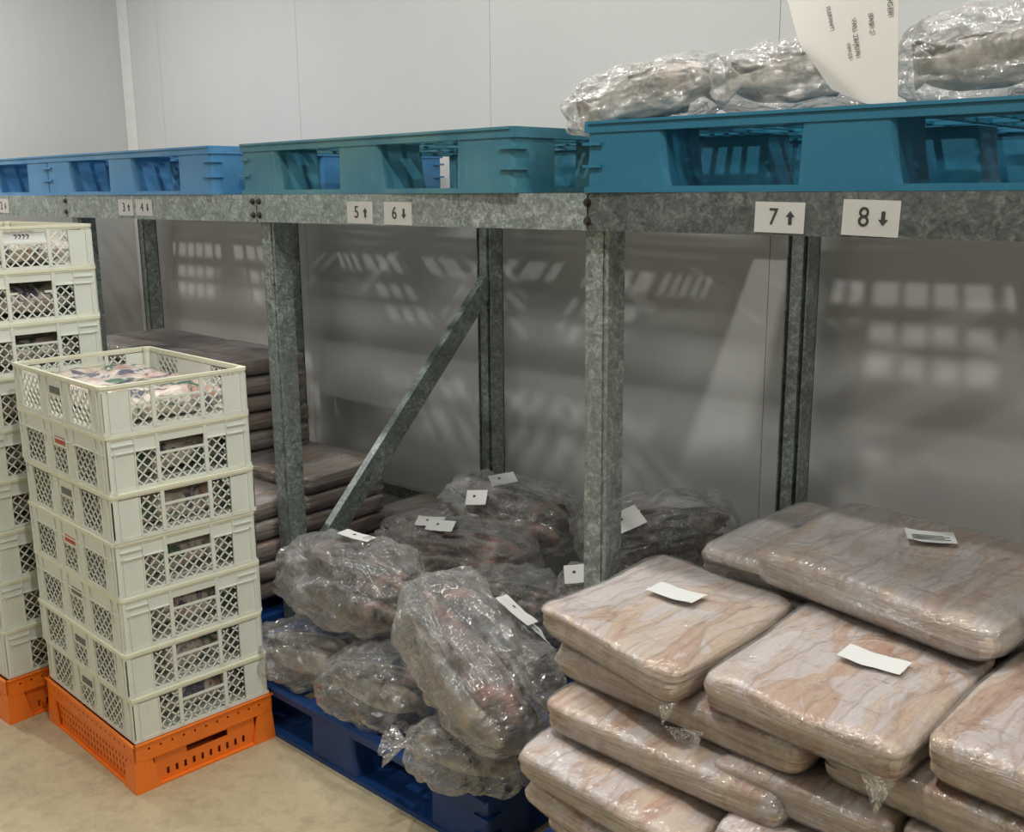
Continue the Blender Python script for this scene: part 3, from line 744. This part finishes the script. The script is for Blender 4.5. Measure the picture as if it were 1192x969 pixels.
# loose slabs on and behind it
slab('large grey-brown slab lying crosswise on top of the stack, see-through paper label', [(-1.075, 1.915, .744), (-.535, 1.80, .742), (-.475, 2.28, .760), (-1.04, 2.30, .772)], .076, 4, GS,
     labels=[(.47, .70, .10, .062, .5)], wrap='wrap_frosted')
slab('brownish slab behind the large crosswise slab, its left end in view', [(-1.255, 1.99, .690), (-.86, 1.99, .688), (-.855, 2.47, .690), (-1.235, 2.48, .692)], .078, 5, GS, mat='meat', wrap='wrap_frosted')
slab('brownish slab by the back wall, rightmost behind the crosswise slab', [(-.845, 1.99, .688), (-.42, 1.99, .682), (-.42, 2.46, .682), (-.84, 2.47, .686)], .078, 6, GS)
# second layer
slab('long slab under the left and middle top slabs, with thick creamy layered edge', [(-1.325, 1.535, .580), (-.735, 1.505, .572), (-.735, 1.95, .578), (-1.325, 1.96, .580)], .071, 7, GS,
     flaps=[((-1.02, 1.512, .51), (-.93, 1.512, .53), (-.945, 1.500, .475))])
slab('long slab under the pale right-end slab, folded wrap along its edge', [(-.722, 1.545, .572), (-.15, 1.50, .575), (-.15, 1.95, .575), (-.722, 1.95, .575)], .072, 8, GS)
# third layer
slab('long pinkish slab with white frosted ridge, left end of third layer', [(-1.270, 1.440, .508), (-.755, 1.470, .470), (-.745, 1.92, .500), (-1.27, 1.95, .506)], .068, 9, GS)
slab('reddish-cornered slab with crumpled wrap right of the frosted-ridge slab', [(-.905, 1.492, .503), (-.575, 1.505, .492), (-.575, 1.9, .50), (-.72, 1.9, .50)], .066, 10, GS)
slab('slab tucked under the right-end layers at the frame edge', [(-.565, 1.50, .50), (-.12, 1.50, .50), (-.12, 1.95, .50), (-.565, 1.95, .50)], .07, 11, GS)
# fourth layer
slab('slab with red and white marbled top, left end of fourth layer', [(-1.275, 1.365, .436), (-.868, 1.365, .392), (-.87, 1.85, .42), (-1.275, 1.88, .436)], .066, 12, GS)
slab('slab with a rounded red end at the bottom of the frame', [(-.852, 1.42, .425), (-.645, 1.45, .41), (-.60, 1.88, .425), (-.852, 1.88, .42)], .066, 13, GS)
slab('square-cornered slab at the very bottom right of the frame', [(-.636, 1.56, .427), (-.14, 1.50, .428), (-.14, 1.95, .428), (-.59, 1.95, .428)], .07, 14, GS)
# fifth and lower layers
slab('thin slab sagging under the red and white marbled slab', [(-1.262, 1.378, .366), (-.80, 1.345, .322), (-.80, 1.86, .35), (-1.262, 1.88, .366)], .066, 15, GS)
slab('slab lowest in view at the left foot of the stack', [(-1.262, 1.43, .296), (-.84, 1.36, .270), (-.84, 1.86, .286), (-1.262, 1.88, .296)], .066, 16, GS)
# what carries the rest, out of sight in the photograph
_v, _f = slab_surface([(-.27, -.21, .068), (.27, -.21, .068), (.27, .21, .068), (-.27, .21, .068)], .064, 30, NT_=48); HA = rawmesh('fillet_block', _v, _f)
_v, _f = slab_surface([(-.27, -.21, .069), (.27, -.21, .069), (.27, .21, .069), (-.27, .21, .069)], .065, 30, .0028, 48); HB = rawmesh('plastic_wrap', _v, _f)
HBD = HA.copy()
def plain_slab(x0, y0, z, label, group, mat='meat', sx=1.0, sy=1.0, rz=0.0):
    t = slab(label, rect(x0, x0+.54*sx, y0, y0+.42*sy, z), .068, 0, group, mat=mat, share=(HBD if mat != 'meat' else HA, HB)); t.rotation_euler[2] = rz; t.scale = (sx, sy, 1)
    return t
HID = 'wrapped slabs inside the right stack, hidden from view'
for L_ in range(7):
    zt2 = .610-.0685*L_
    for xx in (-1.25, -.70):
        plain_slab(xx, 2.0, zt2, 'wrapped slab in the hidden back column of the right stack', HID)
for L_ in range(4):
    zt2 = .356-.0685*L_ if L_ else .356
    if zt2-.068 < .148: break
    plain_slab(-.69, 1.50, zt2, 'wrapped slab in the hidden lower core of the right stack', HID)
plain_slab(-1.25, 1.48, .222, 'wrapped slab in the hidden lower core of the right stack', HID)

# brown slabs in the bay behind the crates
GL = 'brown wrapped slabs in the bay behind the crates'
random.seed(3)
def pile(x0, y0, zs, words, sx=1.0, sy=1.0):
    for i, z in enumerate(zs):
        lab = ('topmost brown wrapped slab of %s' if i == 0 else '%s brown wrapped slab down in %s') % ((words,) if i == 0 else (ORD[i], words))
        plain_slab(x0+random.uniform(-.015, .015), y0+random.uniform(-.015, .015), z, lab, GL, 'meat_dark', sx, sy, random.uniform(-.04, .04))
lv = lambda top: [top-.0695*i for i in range(20) if top-.0695*i-.068 > .147]
pile(-3.80, 1.96, lv(.905), 'the tall pile behind the left post', 1, .95)
pile(-3.80-.56, 1.96, lv(.905), 'the tall pile behind the crate stacks', 1, .95)
pile(-3.31, 1.56, lv(.535), 'the low pile between crates and left post', 1, .95)
plain_slab(-3.34, 2.03, .54, 'brown wrapped slab right of the tall pile, behind the left post', GL, 'meat_dark', .85, .9, .1)
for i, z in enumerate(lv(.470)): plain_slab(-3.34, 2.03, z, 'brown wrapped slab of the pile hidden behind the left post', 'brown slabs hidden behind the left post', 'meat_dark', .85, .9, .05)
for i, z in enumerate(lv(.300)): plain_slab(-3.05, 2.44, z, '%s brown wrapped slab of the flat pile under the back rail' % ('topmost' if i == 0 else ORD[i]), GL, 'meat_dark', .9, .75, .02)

# ================================================================ fish and bags
def fish_mesh(seed, L=1.0):
    """a gutted fish along +x, length L, head at +x; height .22, width .14"""
    v, f = [], []; N = 14; ST = [(-.50, .004, .17), (-.47, .006, .15), (-.43, .010, .10), (-.39, .020, .055), (-.33, .035, .065), (-.24, .055, .10), (-.12, .075, .145), (.02, .09, .18), (.16, .095, .195), (.27, .09, .185), (.345, .076, .155), (.41, .058, .118), (.46, .036, .074), (.49, .018, .036), (.50, .006, .014)]
    bend = .12*nz(seed, 0, 0)+.05
    for (x, w, h) in ST:
        for i in range(N):
            a = 2*pi*i/N; y = w*math.cos(a)*.78; z = h/2*math.sin(a)
            if x > .1 and math.sin(a) < -.6: z *= .88
            y += bend*(x*x*2-.2)*.5
            v.append(((x+.008*nz(i, x*5, 0, seed))*L, y*L, z*L))
    for r in range(len(ST)-1):
        for i in range(N): j = (i+1) % N; f.append((r*N+i, r*N+j, (r+1)*N+j, (r+1)*N+i))
    f.append(tuple(range(N))[::-1]); f.append(tuple(range((len(ST)-1)*N, len(ST)*N)))
    def fin(pts, th=.006):
        b = len(v); n = len(pts)
        for s in (-1, 1):
            for (x, z) in pts: v.append((x*L, (bend*(x*x*2-.2)*.5+s*th/2)*L, z*L))
        f.append(tuple(range(b, b+n))); f.append(tuple(range(b+n, b+2*n))[::-1])
        for i in range(n): f.append((b+i, b+n+i, b+n+(i+1) % n, b+(i+1) % n))
    fin([(-.05, .08), (.0, .13), (.12, .125), (.17, .095)]); fin([(-.28, -.04), (-.24, -.075), (-.14, -.07), (-.1, -.06)])
    fin([(-.29, .03), (-.25, .07), (-.16, .075), (-.12, .06)])
    for sy in (-1, 1):   # eye
        b = len(v); c = Vector((.425, sy*.046, .03))
        for i in range(8):
            a = 2*pi*i/8; v.append(((c.x+.014*math.cos(a))*L, c.y*L, (c.z+.014*math.sin(a))*L))
        v.append((c.x*L, (c.y+sy*.010)*L, c.z*L))
        for i in range(8): f.append((b+i, b+(i+1) % 8, b+8) if sy > 0 else (b+(i+1) % 8, b+i, b+8))
    return rawmesh('fish', v, f)
FISH = [fish_mesh(s) for s in (1, 5, 9)]
FCOP = {}
def fish_me(k, mat):
    if (k, mat) not in FCOP:
        me = FISH[k].copy(); me.materials.append(M[mat]); FCOP[k, mat] = me
    return FCOP[k, mat]
def bag(label, E0, E1, rs, rv, seed, fish, group, knot=None, boxy=.5, labels=(), film='bag', flat=.0, lumps=1.0, fscale=1.55):
    """a clear bag lying from E0 to E1: rs side radius, rv vertical radius; knot = 0 or 1 (gathered end)"""
    E0, E1 = Vector(E0), Vector(E1); c = (E0+E1)/2; ax = (E1-E0); L = ax.length; ax.normalize()
    sd = Vector((0, 0, 1)).cross(ax).normalized(); uv = ax.cross(sd)
    t = empty('fish_bag', label, 'bag', (c.x, c.y, c.z-rv), 0, group)
    org = Vector((c.x, c.y, c.z-rv))
    NR, NA = 84, 120; v, f = [], []
    for r in range(NR+1):
        th = pi*r/NR; x = -math.copysign(abs(math.cos(th))**.8, math.cos(th)); k = abs(math.sin(th))**boxy
        gather = 0
        if knot is not None:
            e = (x if knot else -x)
            gather = max(0, (e-.45)/.55)
            k *= (1-.35*gather)
        for i in range(NA):
            a = 2*pi*i/NA; ca, sa = math.cos(a), math.sin(a)
            ca2, sa2 = sgnpow(ca, .85), sgnpow(sa, .85)
            P = Vector((x*1.5, ca*k*1.1, sa*k*1.1))
            n1 = noise.noise(P*1.3+Vector((seed*3.1, 0, 0))); n2 = noise.noise(P*3.1+Vector((0, seed*2.3, 0))); n3 = 1-2*abs(noise.noise(Vector((P.x*2.2+seed, P.y*6.5, P.z*6.5))))
            n4 = 1-2*abs(noise.noise(Vector((P.x*9+seed, P.y*5, P.z*9-seed))))
            d = lumps*(.20*n1+.15*n2) + .055*n3 + .018*n4 - .07
            if gather: d += gather*.13*math.cos(a*11+seed+2.5*n1)*(.6+.6*n2)
            kk = k*(1+d)
            p = ax*(x*L/2*(1+.05*n2)) + sd*(ca2*rs*kk) + uv*(sa2*rv*kk)
            # settle on whatever is below
            w = c+p-org
            if w.z < 0.0: w.z = 0.0+.15*w.z
            if flat and w.z < rv*.5: w.z = max(w.z, rv*.5-(rv*.5-w.z)*1.15) if w.z > 0 else w.z
            v.append(w)
    for r in range(NR):
        for i in range(NA):
            j = (i+1) % NA; f.append((r*NA+i, r*NA+j, (r+1)*NA+j, (r+1)*NA+i))
    link('bag_film', rawmesh('bag_film', v, f), M[film], t)
    # fish
    R_ = Matrix((ax, sd, uv)).transposed()
    for q, (fx, fy, fz, fl, mat, flip, roll) in enumerate(fish):
        o = link('fish', fish_me((seed+q) % 3, mat), None, t)
        s = L*fl*1.02
        mt = R_.to_4x4() @ Matrix.Rotation(pi if flip else 0, 4, 'Z') @ Matrix.Rotation(roll, 4, 'X') @ Matrix.Diagonal((s, s*fscale, s*fscale, 1))
        mt.translation = (c-org)+ax*(fx*L/2)+sd*(fy*rs)+uv*(fz*rv)
        o.matrix_basis = mt
    if knot is not None:    # tied neck with a small ruffled tuft
        e = E1 if knot else E0; dirn = ax if knot else -ax; vv, ff = [], []; n = 40
        base = e-org-dirn*.012
        for j, (dist, rad) in enumerate(((0, .030), (.012, .013), (.022, .012), (.034, .022), (.05, .036), (.064, .046))):
            for i in range(n):
                a = 2*pi*i/n; rr = rad*(1+(.35 if j > 2 else .15)*math.sin(a*6+seed+j*.5)+.1*nz(a, j, 0, seed))
                q = base+dirn*dist*(1+.12*math.sin(a*3+seed))+sd*(rr*math.cos(a))+uv*(rr*math.sin(a)*.8)
                q.z -= max(0, (j-2))*.004; vv.append(q)
        for j in range(5):
            for i in range(n): ff.append((j*n+i, j*n+(i+1) % n, (j+1)*n+(i+1) % n, (j+1)*n+i))
        link('tied_neck', rawmesh('neck', vv, ff), M[film], t)
    for (fx, fa, lx, ly, rz) in labels:     # paper label lying on the film
        a = fa; x = fx; k = abs(math.sin(math.acos(max(-1, min(1, -x)))))**boxy
        p = ax*(x*L/2)+sd*(math.cos(a)*rs*k)+uv*(math.sin(a)*rv*k); nr = (sd*(math.cos(a)/rs)+uv*(math.sin(a)/rv)).normalized()
        # real surface height there: push out along the normal far enough to clear the lumps
        best = max(v, key=lambda w: (w-(c-org)).normalized().dot((p).normalized()))
        pos = best+nr*.006
        o = link('paper_label', label_mesh(lx, ly, seed, .004), M['paper'], t, 'white paper label')
        t1 = (ax-nr*ax.dot(nr)).normalized(); t2 = nr.cross(t1)
        mt = Matrix((t1, t2, nr)).transposed().to_4x4() @ Matrix.Rotation(rz, 4, 'Z'); mt.translation = pos; o.matrix_basis = mt
        bm = bmesh.new(); box(bm, -.004, .004, -.0035, .0035, .0085, .0097)
        q = link('printed_mark', mesh(bm, 'dot'), M['print'], o); q.location = (-lx*.12, ly*.1, .0)
    return t
GB = 'clear bags of whole fish on the floor pallet'
def trio(a, b, d): return [(.05, -.32, .0, .86, a, False, .3), (-.04, .34, -.05, .84, b, True, -.3), (.0, .0, .35, .80, d, False, 1.2)]
def quad(a, b, d, e): return [(.04, -.45, -.25, .80, a, False, .5), (-.05, .42, -.25, .80, b, True, -.4), (.03, -.22, .30, .84, d, False, .8), (-.06, .30, .28, .8, e, True, -.8)]
bag('small bag of silver fish low at the pallet\'s left end beside the crates', (-2.46, 1.545, .225), (-2.13, 1.66, .235), .115, .085, 11, trio('fish_pale', 'fish', 'fish_pale'), GB)
bag('rounded clear bag low in the middle of the pallet front, a fish eye showing', (-2.12, 1.565, .24), (-1.80, 1.64, .24), .125, .10, 12, trio('fish_pale', 'fish', 'fish'), GB)
bag('clear bag on the near pallet corner, film gathered in a star-shaped pleat', (-1.70, 1.46, .235), (-1.445, 1.615, .225), .105, .088, 13, trio('fish', 'fish_pale', 'fish'), GB, knot=0)
bag('largest clear bag, thick fish with pink flank, leaning on the slab stack', (-1.85, 1.66, .52), (-1.375, 1.55, .325), .145, .125, 14, quad('fish_pale', 'fish', 'fish_red', 'fish'), GB,
    labels=[(.02, 1.05, .10, .065, .4), (.15, .75, .085, .06, -.5)], boxy=.55)
bag('big clear bag on the left, knotted at its right end, label on top', (-2.38, 1.65, .47), (-1.92, 1.73, .43), .150, .125, 15, quad('fish', 'fish_pale', 'fish', 'fish_red'), GB, knot=1,
    labels=[(-.15, 1.45, .095, .055, .15)], boxy=.55)
bag('bag of reddish fish just behind the knotted left bag, two labels', (-2.42, 2.00, .43), (-1.92, 2.17, .425), .13, .11, 16, quad('fish_red', 'fish_red', 'fish_red', 'fish'), GB,
    labels=[(-.30, 1.9, .085, .05, .2), (-.05, 2.1, .085, .045, .1)])
bag('bag against the back post with two hanging labels', (-2.46, 2.33, .475), (-2.00, 2.46, .45), .15, .125, 17, quad('fish_red', 'fish', 'fish', 'fish'), GB,
    labels=[(-.10, 1.85, .085, .07, .7), (-.2, 2.55, .07, .05, .2)])
bag('small grey-silver bag between the pink-flank bag and the back ones', (-1.98, 1.93, .40), (-1.70, 2.02, .385), .115, .095, 18, trio('fish', 'fish_pale', 'fish'), GB)
bag('small whitish bag with a label beside the middle post', (-1.72, 2.03, .45), (-1.60, 2.10, .45), .075, .065, 19, [(.0, 0, 0, .8, 'fish_pale', False, .3)], GB, labels=[(-.1, 2.2, .07, .06, .2)])
bag('dim bag of dark fish at the back, between the middle and right back posts', (-1.90, 2.34, .44), (-1.60, 2.74, .475), .16, .13, 20, quad('fish', 'fish', 'fish', 'fish_red'), GB,
    labels=[(-.5, 2.3, .10, .07, .3)])
GH = 'lower bags hidden under the fish bags'
for i, (x, y) in enumerate(((-2.32, 1.93), (-1.90, 1.95), (-2.32, 2.28), (-1.86, 2.32))):
    bag('lower clear bag hidden beneath the other fish bags', (x-.19, y, .235), (x+.17, y+.04, .235), .13, .088, 21+i, trio('fish', 'fish_pale', 'fish'), GH)
# bags on the upper pallet
GU = 'clear bags of fish on the upper right pallet'
ZU = ZT+.001+PH
bag('bag of pale fish hanging over the left corner of the upper right pallet', (-1.57, 1.91, ZU+.018), (-1.19, 1.93, ZU+.078), .10, .072, 31, film='top_bag', fish=trio('fish_pale', 'fish_pale', 'fish_pale'), group=GU)
bag('bag of pale-headed fish in the middle of the upper pallet, left of the white sheet', (-1.20, 1.92, ZU+.066), (-.87, 1.98, ZU+.07), .105, .072, 32, film='top_bag', fish=trio('fish_pale', 'fish', 'fish_pale'), group=GU)
bag('crumpled bag at the right end of the upper pallet, right of the white sheet', (-.815, 1.91, ZU+.060), (-.46, 1.95, ZU+.085), .11, .085, 33, film='top_bag', fish=trio('fish_pale', 'fish_pale', 'fish'), group=GU, knot=1)

# sheet of paper standing curled between the upper bags
def sheet():
    v, f = [], []; nu, nv = 14, 20; w, h = .150, .245
    def S_(a, b):   # a across 0..1, b up 0..1 ; bottom-left corner curls round
        x = a*w; z = b*h; ang = .42
        lift = max(0, 1-((a)*1.6+b*2.2))
        y = .035*math.sin(a*2.2)*b + .03*b - .018*lift
        X = (x)-(1-a)*b*.078 + lift*.022; Z = z+lift*.03 - .012*a*0
        return Vector((X, -y*.6, Z))
    for s in (0, 1):
        for i in range(nu+1):
            for j in range(nv+1):
                p = S_(i/nu, j/nv); p.y += s*.0006; v.append(p)
    N = (nu+1)*(nv+1)
    for i in range(nu):
        for j in range(nv):
            q = (i*(nv+1)+j, (i+1)*(nv+1)+j, (i+1)*(nv+1)+j+1, i*(nv+1)+j+1); f.append(q); f.append(tuple(x+N for x in q[::-1]))
    return rawmesh('sheet', v, f), S_
sm, S_ = sheet()
sh = link('paper_sheet', sm, M['sheet']); sh.location = (-.925, 1.812, ZU+.001); sh['label'] = 'white printed sheet of paper standing curled between upper pallet bags'; sh['category'] = 'paper'
def sheet_text(s, a, b0, size, mat='grey_print'):
    o = link('lettering', text_mesh(s, size, .0002, 'LEFT'), M[mat], sh)
    p0, p1 = S_(a, b0), S_(a, b0-.25); d = (p1-p0).normalized(); right = d; nrm = Vector((0, -1, 0)); nrm = (nrm-right*nrm.dot(right)).normalized(); upv = nrm.cross(right)
    mt = Matrix((right, upv, nrm)).transposed().to_4x4(); mt.translation = p0+nrm*.0022; o.matrix_basis = mt
sheet_text('PHINE CONGER', .93, .93, .0125); sheet_text('BAB: 2', .76, .60, .012); sheet_text('VAL: 26/JUN', .60, .58, .012); sheet_text('ELEFANT:', .38, .68, .010); sheet_text('0:01:25', .52, .42, .009)
